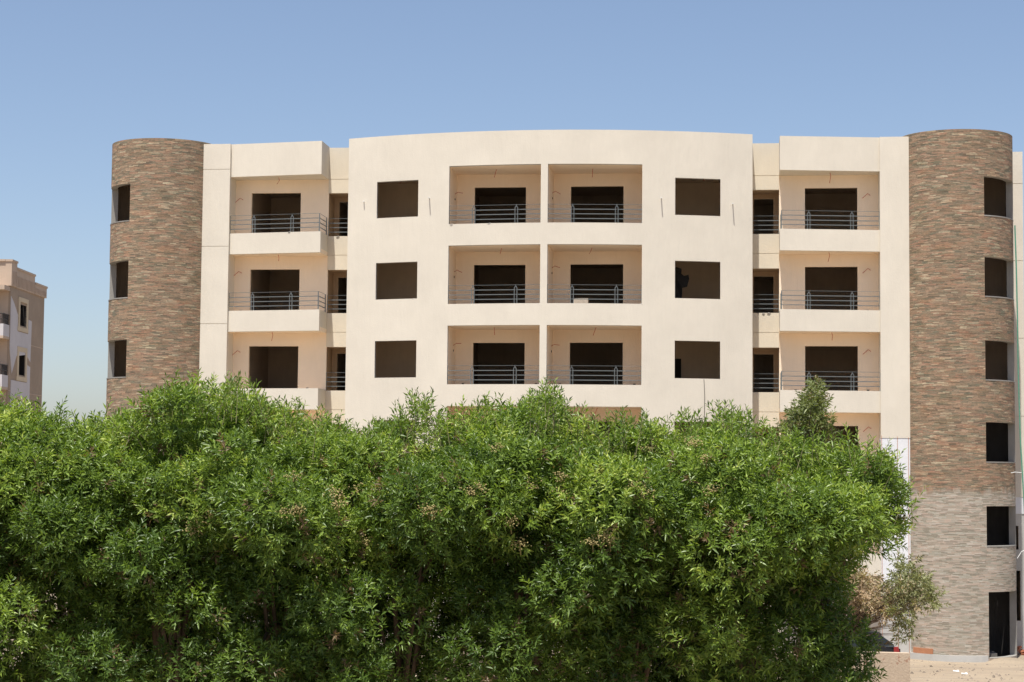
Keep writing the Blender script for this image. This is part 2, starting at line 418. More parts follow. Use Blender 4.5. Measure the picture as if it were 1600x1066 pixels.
        wx = s*12.1; wz = 16.9+dz+rnd.uniform(-.15, .1)
        wire(bw, [(wx, YR+.06, wz), (wx-.1, YR-.02, wz+.06), (wx-.3, YR-.03, wz-.12)])
        t = MB()
        for px in (hd[0]-.4, hd[1]+.33): t = MB(); t.box(px, px+.09, YR+.046, YR+.059, 15.36+dz, 15.42+dz); t.build('socket', 'near_black', bw)
        # --- recess bay beside the block
        p, q = sorted((s*(XA-.003), s*B1))
        t = MB()
        fz = 14.68+dz
        # front skin: spandrel below the opening, with a groove
        g0 = 14.56+dz
        low = 14.0+dz if i < ROWS-1 else GZ-.2
        t.box(p, q, YR, YR+.16, g0+.02, 15.31+dz, 0)
        t.box(p, q, YR, YR+.16, low, g0, 0)
        t.box(p, q, YR+.025, YR+.16, g0, g0+.02, 0)
        if i == 0:
            t.build('recess_wall', ['sand_cream'], B); t = MB()
            t.box(p, q, YR, YR+.16, 17.0, 17.53, 0); t.box(p, q, YR, YR+.16, 17.55, 18.78, 0); t.box(p, q, YR+.025, YR+.16, 17.53, 17.55, 0)
        rc = t.build('recess_wall', ['sand_cream'], B)
        t = MB(); box_open_front(t, p, q, YR+.16, YR+.16, 1.95, fz, 17.0+dz, 0, 1, 0, False)
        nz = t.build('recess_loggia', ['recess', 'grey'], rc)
        hh = (7.75, 8.5) if s > 0 else (-8.5, -7.75)
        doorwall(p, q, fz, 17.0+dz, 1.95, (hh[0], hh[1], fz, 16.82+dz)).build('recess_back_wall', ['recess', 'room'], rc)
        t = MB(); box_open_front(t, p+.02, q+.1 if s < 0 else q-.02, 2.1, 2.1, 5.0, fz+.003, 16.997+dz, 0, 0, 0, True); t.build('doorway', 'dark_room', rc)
        if i < 3:
            t = rail(rc, [(p, YR+.08), (q, YR+.08)], [], 15.31+dz)
for s in (-1, 1):
    p, q = sorted((s*B1, s*B2))
    def fl_y(x): k = (abs(x)-B1)/(B2-B1); return YB1*(1-k)
    t = MB()
    t.hexa([(p, fl_y(p), 17.54), (q, fl_y(q), 17.54), (q, YR+.3, 17.54), (p, YR+.3, 17.54), (p, fl_y(p), 18.82), (q, fl_y(q), 18.82), (q, YR+.3, 18.82), (p, YR+.3, 18.82)], 0)
    t.build('balcony_canopy', ['cream'], B)
    # recess side wall between balcony and pier, ground floor of balcony bay
    t = MB(); t.box(p, q, YR+.06, YR+.2, GZ-.2, 2.69, 0); t.build('ground_floor_wall', ['cream'], B)
    # pier in jointed bands
    t = MB(); x0, x1 = sorted((s*B2, s*(PT+.08)))
    j = [GZ-.2]+[17.82-3*k for k in range(5, -1, -1)]+[18.82] if s < 0 else [GZ-.2, 7.60, 18.82]
    for k in range(len(j)-1):
        a, b = j[k], j[k+1]
        white = s > 0 and b < 8
        t.box(x0, x1, (-.108 if white else -.12), .95, a+(.022 if k and s < 0 else 0), b, 1 if white else 0)
        if k and s < 0: t.box(x0, x1, -.10, .95, a, a+.022, 0)
    if s > 0:
        for xx in (12.41, 12.98, 13.38): t.box(xx, xx+.014, -.124, -.1085, GZ, 7.60+rnd.uniform(-.05, .1), 2)
    if s > 0: t.box(x0-.004, x1, -.116, -.1085, GZ, 2.3, 3)
    t.build('pier', ['cream', 'white', 'orange', 'grey'], B)
    # rear wing past the tower
    t = MB(); x0, x1 = sorted((s*13.6, s*18.08))
    jj = [5.45]+[17.53-3*k for k in range(3, -1, -1)]+[18.78]
    for k in range(len(jj)-1):
        a, b = jj[k], jj[k+1]
        t.box(x0, x1, 3.3, 3.6, a+(.022 if k else 0), b, 0)
        if k: t.box(x0, x1, 3.325, 3.6, a, a+.022, 0)
    t.box(x0, x1, 3.31, 3.6, 4.81, 5.45, 1)
    t.panel([x0, x1], [GZ-.2, 4.81], [(17.50 if s > 0 else -17.78, 17.80 if s > 0 else -17.5, 3.45, 4.35), (17.50 if s > 0 else -17.85, 17.86 if s > 0 else -17.5, .75, 2.65)],
            lambda u, d, z: (u, 3.33+d, z), .25, 2, 3, 2, 3)
    t.box(*sorted((s*17.9, s*18.08)), 3.6, 14, GZ-.2, 18.78, 0)
    t.box(x0, x1, 5.5, 5.6, GZ, 5.4, 3)
    t.build('rear_wing', ['cream', 'white', 'grey', 'dark_room'], B)
t = MB(); t.box(-17.9, 17.9, 14, 14.2, GZ-.2, 18.6, 0); t.build('rear_wall', ['cream'], B)
t = MB(); t.box(-17.9, 17.9, 3.6, 14, 18.1, 18.3, 0); t.box(-13.5, 13.5, .95, 3.6, 18.1, 18.3, 0); t.box(-7.6, 7.6, -.2, .95, 18.1, 18.3, 0); t.build('roof', ['grey'], B)

# short pipe stubs and cables on the curved front
for (x, z, L) in ((-7.02, 16.45, .10), (-4.38, 16.45, .2), (4.32, 16.38, .2), (6.95, 16.25, .22)):
    t = MB(); t.tube([(x, cen(x)+.02, z), (x, cen(x)-L, z+.01)], .022, 7); t.build('pipe_stub', 'pale_wire', B)
wire(B, [(5.9, cen(5.9)-.01, 9.7), (5.93, cen(5.93)-.012, 9.1), (5.92, cen(5.92)-.012, 8.3), (5.95, cen(5.95)-.01, 7.4)], .009, 'near_black', 'cable')

# mortar droppings left along a few ledges
rg = random.Random(2)
for (x, y, z) in ((-2.05, cen(2.05)+.01, 15.457), (-3.5, cen(3.5)+.0, 15.46), (3.58, cen(3.58)+.02, 12.457), (-9.95, -.38, 15.336), (-8.75, -.5, 15.336), (8.1, YR-.01, 12.31), (7.9, YR-.01, 12.31), (8.3, YR-.01, 12.31), (-8.3, YR-.01, 15.31), (6.3, cen(6.3)+.02, 15.79), (-4.95, cen(4.95)+.02, 12.69), (3.5, cen(3.5)+.02, 15.457)):
    t = MB(); n = 7; k1 = rg.uniform(.04, .09); ring = [(x+k1*cos(2*pi*a/n)*rg.uniform(.7, 1.2), y+.02*sin(2*pi*a/n), z-.012+rg.uniform(-.02, .004)) for a in range(n)]
    top_ = (x+rg.uniform(-.02, .02), y, z+rg.uniform(.01, .025)); bot = (x, y+.0, z-rg.uniform(.02, .05))
    for a in range(n): t.quad([ring[a], ring[(a+1) % n], top_]); t.quad([ring[(a+1) % n], ring[a], bot])
    t.build('mortar_dropping', 'cement', B)

# ------------------------------------------------------------------ round stair towers
TX, TY, TR = 15.26, .95, 2.10
for s in (-1, 1):
    mb = MB()
    def mpt(u, d, z):
        th = u/TR; r = TR-d
        return (s*(TX+r*sin(th)), TY-r*cos(th), z)
    holes = []
    t1, t2 = R(23)*TR, R(81)*TR
    for k in range(5):
        o_ = [.02, .05, .0, .02, -.02][k]
        holes.append((t1, t2, 15.72-3*k+o_, 17.16-3*k+o_))
    holes.append((t1+.06, t2, GZ+.15, 2.05))
    us = list(np.linspace(-pi*TR, pi*TR, 97)); zs = [GZ-.2, -.21]+list(np.arange(.2, 18.8, .3))+[18.9]
    mb.panel(us, zs, holes, mpt, .25, 0, 1, 3, 2, None)
    # the lower three storeys of the stair take a darker grey inside
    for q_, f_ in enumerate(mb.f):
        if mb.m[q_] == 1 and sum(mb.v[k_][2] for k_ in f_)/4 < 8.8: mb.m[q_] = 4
    # inner cap, landings and stair core
    def disc(z, r, mi):
        n = 40; ring = [(s*(TX+r*sin(2*pi*k/n)), TY-r*cos(2*pi*k/n)) for k in range(n)]
        for a in range(n):
            b = (a+1) % n
            mb.quad([(*ring[a], z), (*ring[b], z), (s*TX, TY, z)], mi); mb.quad([(*ring[a], z-.15), (*ring[b], z-.15), (s*TX, TY, z-.15)], mi)
    disc(18.45, TR-.1, 3)
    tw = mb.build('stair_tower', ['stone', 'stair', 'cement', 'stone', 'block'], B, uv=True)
    # stair flights inside: landing slabs at each storey and a central wall
    for k in range(6):
        z = 14.8-3*k
        t = MB(); t.box(*sorted((s*(TX-1.25), s*(TX+1.25))), TY-1.2, TY+1.2, z-.15, z, 0)
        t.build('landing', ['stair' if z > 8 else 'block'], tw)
    for (a0, a1, z0, z1) in holes[:5]:
        t = MB()
        f = lambda u, d, z: mpt(u, d, z)
        n = 8
        for q in range(n):
            ua, ub = a0+(a1-a0)*q/n, a0+(a1-a0)*(q+1)/n
            P = [f(ua, -.012, z0-.03), f(ub, -.012, z0-.03), f(ub, .26, z0-.03), f(ua, .26, z0-.03), f(ua, -.012, z0+.012), f(ub, -.012, z0+.012), f(ub, .26, z0+.012), f(ua, .26, z0+.012)]
            t.hexa(P, 0)
        t.build('window_sill', ['cement'], tw)
    # cement plinth strip at the foot
    t = MB()
    us = np.linspace(-R(62)*TR, R(23)*TR, 26)
    for a, b in zip(us[:-1], us[1:]):
        P = [mpt(a, -.05, GZ-.1), mpt(b, -.05, GZ-.1), mpt(b, .1, GZ-.1), mpt(a, .1, GZ-.1), mpt(a, -.05, -.22), mpt(b, -.05, -.22), mpt(b, .1, -.22), mpt(a, .1, -.22)]
        t.hexa(P, 0)
    for a, b in zip(us[2:9], us[3:10]):
        P = [mpt(a, -.035, -.215), mpt(b, -.035, -.215), mpt(b, .1, -.215), mpt(a, .1, -.215), mpt(a, -.035, -.02), mpt(b, -.035, -.02), mpt(b, .1, -.02), mpt(a, .1, -.02)]
        t.hexa(P, 1)
    t.build('plinth', ['grey', 'orange'], tw)

# things in or on the building
t = MB(); t.box(-.27, .27, -.2, .2, 0, .36); t.box(-.27, .27, -.012, .012, .361, .372)
o = t.build('cardboard_box', 'card'); o.location = (1.33, -.95, 15.457-3-.12)
tag(o, 'pale dusty box on the middle right balcony of the curved front', 'box')
t = MB()   # black sheet hung in the middle right window
pts = [(0, 0), (.42, 0), (.44, .5), (.62, .55), (.70, .85), (.68, 1.0), (.50, .96), (.40, 1.05), (.42, 1.22), (.22, 1.30), (0, 1.2)]
n = len(pts)
yj = [0.05*sin(k*2.1) for k in range(n)]
t.quad([(a, yj[k]-.03, b) for k, (a, b) in enumerate(pts)]); t.quad([(a, yj[k]+.03, b) for k, (a, b) in enumerate(pts)][::-1])
for k in range(n):
    q = (k+1) % n; t.quad([(pts[k][0], yj[k]-.03, pts[k][1]), (pts[q][0], yj[q]-.03, pts[q][1]), (pts[q][0], yj[q]+.03, pts[q][1]), (pts[k][0], yj[k]+.03, pts[k][1])])
o = t.build('hanging_sheet', 'near_black'); o.location = (4.62, .2, 12.70)
tag(o, 'ragged black sheet hanging inside the middle square window right of the balconies', 'sheet')

# green rope down the right tower
def P3(px, py, Y):
    a, b = (px-800)/FPX, (533-py)/FPX
    d = fw + r2*a + u2*b; o = Vector((CX, CY, CZ)); return o + d*((Y-CY)/d.y)
t = MB()
t.tube([(17.33, .15, 15.5), (17.36, .10, 14), (17.38, .05, 12), (17.39, .05, 10), (17.44, 0, 7.5), (17.55, -.1, 5), (17.63, -.2, 3), (17.72, -.4, -.3)], .028, 6)
o = t.build('rope', 'rope'); tag(o, 'thin green rope hanging down the outer edge of the right tower', 'rope')
t = MB()
t.tube([(17.05, -.3, 6.35), (17.2, -.15, 6.38), (17.5, 0, 6.36)], .014, 5)
o = t.build('cable', 'pale_wire'); tag(o, 'short pale wire across the right tower edge below its fourth window', 'wire')
t = MB()
t.tube([(17.25, -.3, 3.25), (17.4, -.3, 3.5), (17.7, -.2, 3.6), (18.2, 0, 3.62)], .016, 5)
o = t.build('cable', 'pale_wire'); tag(o, 'pale wire leaving the right tower just above its ground door', 'wire')

# ------------------------------------------------------------------ far building at the left edge
def far_building():
    near = P3(17, 447, 38.5); zc = near.z
    a, b = (69.5-800)/FPX, (533-466)/FPX; d = fw+r2*a+u2*b; o = Vector((CX, CY, CZ)); far = o+d*((zc-CZ)/d.z)
    L = (far-near).xy.length; ang = math.atan2(far.y-near.y, far.x-near.x)
    F = empty('apartment_building', 'distant brown apartment block with stepped parapet and white plaster patches at left edge', 'building', (near.x, near.y, 0), ang)
    # local: x along the side wall (0..L), y to the left (away from the viewer side); front face is the plane x = 0
    t = MB()
    wz = []
    k_ = L/52.5
    def xs(px): return (px-17)*k_*(1+ (px-17)*0.0006) - .2
    wins = []
    for r in range(5):
        wins.append((L*.26, L*.26+1.5*1.0, zc-.9-1.28-3*r, zc-.9-3*r))
    t.panel([0, L], [GZ-.2, zc], wins, lambda u, d, z: (u, d, z), .12, 0, 1, 0, 1)
    t.box(.4, L-.4, 1.2, 1.3, GZ, zc-.3, 1)
    for a_ in wins: t.box(a_[0]-.1, a_[0]-.02, .125, 1.2, a_[2], a_[3], 1); t.box(a_[1]+.02, a_[1]+.1, .125, 1.2, a_[2], a_[3], 1)
    t.box(L-.3, L, .3, 14, GZ-.2, zc, 0); t.box(.0, L-.3, 13.7, 14, GZ-.2, zc, 0)
    t.box(.3, L-.3, .3, 13.7, zc-.2, zc-.02, 1)
    t.box(.3, L-.3, 3.5, 3.6, GZ, zc-.2, 1)
    t.build('side_wall', ['beige_far', 'near_black'], F)  # near-black reveals and inside: the windows' darkness is put into the colour
    # front face with balcony doors
    t = MB(); drs = [(1.6, 3.6, zc-3.4-3*r, zc-1.3-3*r) for r in range(5)]
    t.panel([.122, 13.7], [GZ-.2, zc], drs, lambda u, d, z: (d-.0, u, z), .3, 0, 1, 0, 1)
    t.build('front_wall', ['pink_far', 'dark_room'], F)
    for r in range(5):
        a = wins[r]
        t = MB()
        for (q0, q1, z0, z1) in ((a[0]-.35, a[0]-.003, a[2]-.1, a[3]+.15), (a[1]+.003, a[1]+.35, a[2]-.1, a[3]+.15), (a[0]-.35, a[1]+.35, a[3]+.15, a[3]+.42), (a[0]-.45, a[1]+.45, a[2]-.36, a[2]-.1)):
            t.box(q0, q1, -.06, .05, z0, z1)
        wf = t.build('window', 'trim_far', F)
        z0 = zc-3.2-3*r      # balcony slab
        t = MB()
        t.box(-1.3, -.002, .02, 8, z0, z0+.15, 1); t.box(-1.3, -1.15, .02, 8, z0+.15, z0+.85, 0); t.box(-1.15, -.002, .02, .14, z0+.15, z0+.85, 0)
        bl = t.build('balcony', ['white_far', 'pink_far'], F)
        t = MB()
        for yy in np.arange(.1, 8, .16): t.box(-1.27, -1.24, yy, yy+.05, z0+.85, z0+1.42)
        for xx in np.arange(-1.2, 0, .16): t.box(xx, xx+.05, .07, .10, z0+.85, z0+1.42)
        t.box(-1.28, -1.23, .05, 8, z0+1.42, z0+1.48); t.box(-1.23, 0, .05, .11, z0+1.42, z0+1.48)
        t.box(-1.275, -1.235, .1, 8, z0+1.1, z0+1.15); t.box(-1.23, 0, .06, .09, z0+1.1, z0+1.15)
        t.build('railing', 'rail_dark', bl)
    t = MB(); t.box(-1.3, -.002, .02, 8, zc-.32, zc-.05, 0); t.build('balcony_canopy', ['pink_far'], F)
    # parapet in three steps with a cap and ribs
    t = MB()
    for (x0, x1, h) in ((-.25, L*.12, 1.45), (L*.12, L*.66, 1.10), (L*.66, L+.15, .62)):
        y0 = -.10 if h != 1.10 else -.07
        t.box(x0, x1, y0, .25, zc, zc+h, 0); t.box(x0-.04, x1+.04, y0-.05, .3, zc+h, zc+h+.12, 0)
        for xx in np.arange(x0+.1, x1-.1, .3): t.box(xx, xx+.1, y0-.04, y0, zc+.08, zc+h*.62, 0)
    for yy in (0.25,): t.box(-.25, .2, yy, 13.9, zc, zc+1.45, 0); t.box(-.33, .28, yy+.05, 13.95, zc+1.45, zc+1.57, 0)
    t.box(L-.15, L+.15, .25, 13.9, zc, zc+.62, 0)
    t.build('parapet', ['pink_far'], F)
    t = MB()
    def slab(pl):
        n = len(pl); t.quad([(x, -.03, z) for x, z in pl])
        for k in range(n):
            (x0, z0), (x1, z1) = pl[k], pl[(k+1) % n]; t.quad([(x0, -.03, z0), (x1, -.03, z1), (x1, .01, z1), (x0, .01, z0)])
    a = wins[0]
    slab([(.05, zc-.6), (.8, zc-1.0), (a[0]-.4, zc-1.6), (a[0]-.36, a[2]-.4), (a[1]+.5, a[2]-.4), (a[1]+.55, a[2]+.5), (a[1]+1.3, a[2]+.45), (a[1]+1.2, a[2]-2.1), (a[1]+.2, a[2]-1.7), (a[0]-.5, a[2]-1.9), (.6, a[2]-3.0), (.05, a[2]-1.6)])
    slab([(.5, wins[1][2]-.4), (a[1]+.4, wins[1][2]-.4), (a[1]+.5, wins[1][2]+.7), (a[1]+1.2, wins[1][2]+.6), (a[1]+1.2, wins[1][2]-3.2), (.4, wins[1][2]-3.4)])
    t.build('plaster_patch', ['white_far'], F)
    t = MB()
    for r in range(4):
        z = zc-3.25-3*r; t.box(.02, L-.01, -.012, .01, z, z+.05)
    t.build('floor_line', ['pink_far'], F)
far_building()

# ------------------------------------------------------------------ small things on the ground
FH = Vector((sin(YAW), cos(YAW), 0)); RH = Vector((cos(YAW), -sin(YAW), 0)); C0 = Vector((CX, CY, 0))
def UV3(u, v, z): return C0 + RH*u + FH*v + Vector((0, 0, z))
ZH = lambda x: 749+.0091*(x-800)
def at(px, py, v): return UV3((px-800)/FPX*v, v, CZ-(py-ZH(px))/FPX*v)

# rendered yard wall, right end standing clear of the hedge
W = MB()
p1 = at(1421, 1018, 51.0); zt = p1.z; u1 = (1421-800)/FPX*51
seg = 14
for k in range(seg):
    ua, ub = u1-.9*k-.9, u1-.9*k
    ja, jb = .02*sin(k*1.7+1), .02*sin(k*1.7)
    A = [UV3(ua, 51, GZ-.1), UV3(ub, 51, GZ-.1), UV3(ub, 51.25, GZ-.1), UV3(ua, 51.25, GZ-.1)]
    T = [UV3(ua, 51+.01*sin(k), zt+ja), UV3(ub, 51+.01*sin(k+1.), zt+jb), UV3(ub, 51.25, zt+jb), UV3(ua, 51.25, zt+ja)]
    W.hexa(A+T)
o = W.build('yard_wall', 'yard_wall'); tag(o, 'low chipped brown rendered wall ending beside the hedge in front of the right tower', 'wall')

def blob(name, matn, loc, r, squash, seed, n=10):
    q = MB(); rg = random.Random(seed); P = []
    for a in range(n//2+1):
        th = pi*a/(n//2); row = []
        for b in range(n):
            ph = 2*pi*b/n; rr = r*(1+rg.uniform(-.25, .25))
            row.append((rr*sin(th)*cos(ph), rr*sin(th)*sin(ph)*.8, rr*cos(th)*squash))
        P.append(row)
    for a in range(n//2):
        for b in range(n): q.quad([P[a][b], P[a+1][b], P[a+1][(b+1) % n], P[a][(b+1) % n]])
    o = q.build(name, matn); o.location = loc; return o
rg = random.Random(4)
lab = 'broken red brick lying in the heap at the foot of the right rear wing'
for k in range(12):
    q = MB(); q.box(-.12, .12, -.06, .06, -.035, .035); q.box(-.11, .05, -.05, .05, .035, .05)
    o = q.build('brick', 'brick'); o.location = (17.75+rg.uniform(-.15, .7), rg.uniform(2.2, 3.1), GZ+.05+rg.uniform(0, .28)*(k % 3)/2)
    o.rotation_euler = (rg.uniform(-.4, .4), rg.uniform(-.4, .4), rg.uniform(0, 3)); tag(o, lab, 'brick', 'bricks heaped by the rear wing')
for n_, (px, py, lb) in enumerate(((1492, 1046, 'left of the two white paper scraps on the sand below the right tower'), (1505, 1050, 'right of the two white paper scraps on the sand below the right tower'))):
    d = (CZ-GZ)/((py-ZH(px))/FPX); q = MB(); q.quad([(-.10, -.1, .02), (.10, -.08, .01), (.09, .09, .05), (0, .13, .02), (-.09, .08, .04)]); q.quad([(-.09, .08, .038), (0, .13, .018), (.09, .09, .048), (.10, -.08, .008), (-.10, -.1, .018)])
    o = q.build('paper_scrap', 'paper'); o.location = UV3((px-800)/FPX*d, d, GZ); tag(o, lb, 'litter')
# scattered stones (nobody could count them)
q = MB(); rg = random.Random(11)
for k in range(420):
    u = rg.uniform(12, 18.2); v = rg.uniform(60, 74); p = UV3(u, v, GZ); r_ = rg.choice([.02, .03, .03, .05, .07])*rg.uniform(.7, 1.2)
    if (p.x-TX)**2+(p.y-TY)**2 < 2.3**2: continue
    c = [(p.x+r_*cos(a)*rg.uniform(.7, 1.3), p.y+r_*sin(a)*rg.uniform(.7, 1.3), GZ-.01) for a in (0, 1.5, 3.1, 4.6)]
    tp = (p.x+rg.uniform(-.3, .3)*r_, p.y, GZ+r_*rg.uniform(.5, 1))
    for a in range(4): q.quad([c[a], c[(a+1) % 4], tp])
o = q.build('gravel', 'gravel'); tag(o, 'small stones and rubble strewn on the sand before the right tower', 'gravel', kind='stuff')
# sand drift at the tower door
q = MB()
for a in range(-8, 9):
    for b in range(6):
        def hz(i_, j_): x = i_/8; y = j_/6; return GZ-.02+.17*max(0, 1-x*x)*max(0, 1-(2*y-1)**2)
        f = lambda i_, j_: (16.8+i_/8*.95, -1.45+j_/6*1.6, hz(i_, j_)+.012*sin(i_*2.3+j_*1.9))
        if a < 8: q.quad([f(a, b), f(a+1, b), f(a+1, b+1), f(a, b+1)])
o = q.build('sand_heap', 'sand', smooth=True); tag(o, 'low drift of sand at the doorway of the right tower', 'sand heap')

# dark hatchback behind the wall, nose to the left
def car(loc, rz):
    t = empty('parked_car', 'dark hatchback parked behind the brown yard wall with red tail light showing', 'car', loc, rz)
    # x forward is -x (nose left); stations: x, z_low, z_belt, half width
    st = [(-2.1, .35, .62, .66), (-1.95, .25, .74, .80), (-1.3, .22, .86, .86), (-.7, .22, .93, .87), (.3, .22, .96, .88), (1.3, .22, .99, .87), (1.85, .25, .98, .83), (2.05, .32, .90, .76)]
    b = MB()
    rings = [[(x, -w_*.93, zl), (x, -w_, (zl+zb)/2), (x, -w_*.95, zb), (x, w_*.95, zb), (x, w_, (zl+zb)/2), (x, w_*.93, zl)] for x, zl, zb, w_ in st]
    for a, c in zip(rings[:-1], rings[1:]):
        for k in range(6): b.quad([a[k], a[(k+1) % 6], c[(k+1) % 6], c[k]])
    b.quad(rings[0]); b.quad(rings[-1][::-1])
    body = b.build('body', 'paint_car', t, smooth=False)
    g = MB()
    cab = [(-.95, .92, .93, .80), (-.25, .95, 1.40, .70), (.5, .95, 1.47, .70), (1.3, .97, 1.42, .69), (1.82, .97, 1.05, .74)]
    rings = [[(x, -.82, zl), (x, -w_, zt_), (x, w_, zt_), (x, .82, zl)] for x, zl, zt_, w_ in cab]
    for a, c in zip(rings[:-1], rings[1:]):
        for k in range(4): g.quad([a[k], a[(k+1) % 4], c[(k+1) % 4], c[k]])
    g.quad(rings[0]); g.quad(rings[-1][::-1]); g.build('side_window', 'glass', t)
    r = MB()
    pr = [(-.25, 1.405), (.5, 1.475), (1.3, 1.425), (1.42, 1.36)]
    for (x0, z0), (x1, z1) in zip(pr[:-1], pr[1:]): r.hexa([(x0, -.71, z0), (x1, -.71, z1), (x1, .71, z1), (x0, .71, z0), (x0, -.69, z0+.04), (x1, -.69, z1+.04), (x1, .69, z1+.04), (x0, .69, z0+.04)])
    for x0, x1 in ((.28, .36), (1.22, 1.36)): r.hexa([(x0, -.835, .95), (x1, -.835, .95), (x1, -.80, .95), (x0, -.80, .95), (x0, -.725, 1.43), (x1, -.725, 1.42), (x1, -.69, 1.42), (x0, -.69, 1.43)])
    r.build('roof', 'paint_car', t)
    for sy in (-1, 1):
        q = MB(); q.hexa([(1.80, sy*.66, .72), (2.04, sy*.66, .72), (2.0, sy*.845, .72), (1.78, sy*.87, .72), (1.82, sy*.66, .97), (1.99, sy*.66, .97), (1.95, sy*.83, .97), (1.78, sy*.855, .97)]); q.build('tail_light', 'tail', t)
        q = MB(); q.hexa([(-2.12, sy*.5, .58), (-1.9, sy*.5, .58), (-1.85, sy*.8, .58), (-1.98, sy*.8, .58), (-2.08, sy*.5, .7), (-1.9, sy*.5, .7), (-1.85, sy*.79, .72), (-1.96, sy*.79, .7)]); q.build('headlight', 'chrome', t)
        for x in (-1.35, 1.3):
            q = MB(); q.tube([(x, sy*.70, .32), (x, sy*.90, .32)], .32, 20); wh = q.build('wheel', 'rubber', t)
            q = MB(); q.tube([(x, sy*.89, .32), (x, sy*.915, .32)], .19, 14); q.build('rim', 'chrome', wh)
    q = MB(); q.box(1.95, 2.12, -.74, .74, .30, .50); q.build('bumper', 'near_black', t)
d = 66.0
cu = (1396-800)/FPX*d-2.0
car(UV3(cu, d, GZ), -YAW+R(8))

# ------------------------------------------------------------------ foliage
rs = np.random.RandomState(5)
def nrm(a): return a/np.maximum(1e-9, np.linalg.norm(a, axis=-1, keepdims=True))
def shoots(P, D, length, nleaf, L, tint, wid=.24, spread=(80, 28), droop=.12):
    """P,D (N,3): base and axis of every shoot -> leaf verts (N*nleaf*4,3) and tint per vertex"""
    N = len(P); D = nrm(D)
    t = (np.arange(nleaf)+.5)/nleaf
    t = np.clip(t[None]+rs.uniform(-.04, .04, (N, nleaf)), 0, 1)
    ref = np.where(np.abs(D[:, 2:3]) < .9, [[0, 0, 1.]], [[1., 0, 0]])
    X = nrm(np.cross(D, ref)); Y = np.cross(D, X)
    az = np.arange(nleaf)[None]*2.4+rs.uniform(0, 6.3, (N, 1))+rs.uniform(-.35, .35, (N, nleaf))
    an = np.radians(spread[0]+(spread[1]-spread[0])*t+rs.uniform(-14, 14, (N, nleaf)))
    rad = np.cos(az)[..., None]*X[:, None]+np.sin(az)[..., None]*Y[:, None]
    ld = np.cos(an)[..., None]*D[:, None]+np.sin(an)[..., None]*rad
    base = P[:, None]+D[:, None]*(t*np.broadcast_to(length, (N,))[:, None])[..., None]
    LL = L*rs.uniform(.65, 1.15, (N, nleaf))*(1-.35*t**3)
    side = nrm(np.cross(ld, D[:, None]+.001)); tw = rs.uniform(-.9, .9, (N, nleaf))
    nor = np.cross(side, ld); side2 = side*np.cos(tw)[..., None]+nor*np.sin(tw)[..., None]; nor2 = np.cross(side2, ld)
    h = LL[..., None]
    w_ = h*wid*.5
    mid = base+ld*h*.45
    l = mid+side2*w_+nor2*w_*.45; r = mid-side2*w_+nor2*w_*.45
    tip = base+ld*h-np.array([0, 0, 1.])*h*droop
    V = np.stack([base, l, tip, r], 2).reshape(-1, 3)
    tt = np.repeat((np.asarray(tint)[:, None]+rs.uniform(-.2, .2, (N, nleaf))).reshape(-1), 4)
    return V, tt
def leaf_object(name, parts, matn, parent=None):
    V = np.concatenate([p[0] for p in parts]); T = np.clip(np.concatenate([p[1] for p in parts]), 0, 1)
    n = len(V)//4
    me = bpy.data.meshes.new(name); me.vertices.add(len(V)); me.vertices.foreach_set('co', V.astype(np.float32).ravel())
    b = np.arange(n, dtype=np.int32)*4
    F = np.stack([b, b+3, b+2, b, b+2, b+1], 1).ravel()
    me.loops.add(len(F)); me.loops.foreach_set('vertex_index', F)
    me.polygons.add(2*n); me.polygons.foreach_set('loop_start', np.arange(2*n, dtype=np.int32)*3)
    a = me.attributes.new('tint', 'FLOAT', 'POINT'); a.data.foreach_set('value', T.astype(np.float32))
    me.update(calc_edges=True); me.materials.append(M[matn])
    o = bpy.data.objects.new(name, me); col.objects.link(o)
    if parent: o.parent = parent
    return o
def toW(A):   # (u, v, z) -> world
    return np.array([CX, CY, 0])+A[:, :1]*np.array(RH)[None]+A[:, 1:2]*np.array(FH)[None]+A[:, 2:3]*np.array([[0, 0, 1.]])
def dirW(A): return A[:, :1]*np.array(RH)[None]+A[:, 1:2]*np.array(FH)[None]+A[:, 2:3]*np.array([[0, 0, 1.]])

V0 = 20.0; K = V0/FPX
outl = [(-330, 1250), (-330, 630), (-200, 640), (-100, 618), (0, 628), (60, 634), (100, 662), (150, 662), (180, 645), (230, 615), (270, 598), (300, 598), (350, 606), (400, 630), (450, 648), (520, 668),
        (560, 682), (600, 668), (650, 640), (700, 655), (760, 634), (800, 645), (860, 620), (900, 648), (960, 655), (1000, 660), (1040, 672), (1090, 655), (1150, 650), (1200, 668), (1250, 688),
        (1300, 702), (1350, 726), (1385, 720), (1400, 755), (1420, 800), (1412, 835), (1398, 862), (1350, 885), (1330, 915), (1325, 945), (1345, 965), (1372, 1000), (1370, 1040), (1355, 1120), (1330, 1250)]
poly = np.array([((x-800)*K, CZ-(y-ZH(x))*K) for x, y in outl])
def inside_dist(pt):
    x, y = pt; n = len(poly); ins = False; dm = 9.
    for i in range(n):
        x0, y0 = poly[i]; x1, y1 = poly[(i+1) % n]
        if (y0 > y) != (y1 > y) and x < (x1-x0)*(y-y0)/(y1-y0)+x0: ins = not ins
        dx, dy = x1-x0, y1-y0; tt = max(0, min(1, ((x-x0)*dx+(y-y0)*dy)/(dx*dx+dy*dy)))
        dm = min(dm, math.hypot(x-x0-tt*dx, y-y0-tt*dy))
    return dm if ins else -dm
H = empty('hedge', 'tall dense green hedge filling the foreground in front of the apartment block', 'hedge', tuple(UV3(0, 21, GZ)))
clumps = []
TOPX = np.array([p[0] for p in poly[1:31]]); TOPZ = np.array([p[1] for p in poly[1:31]])
rg = random.Random(21)
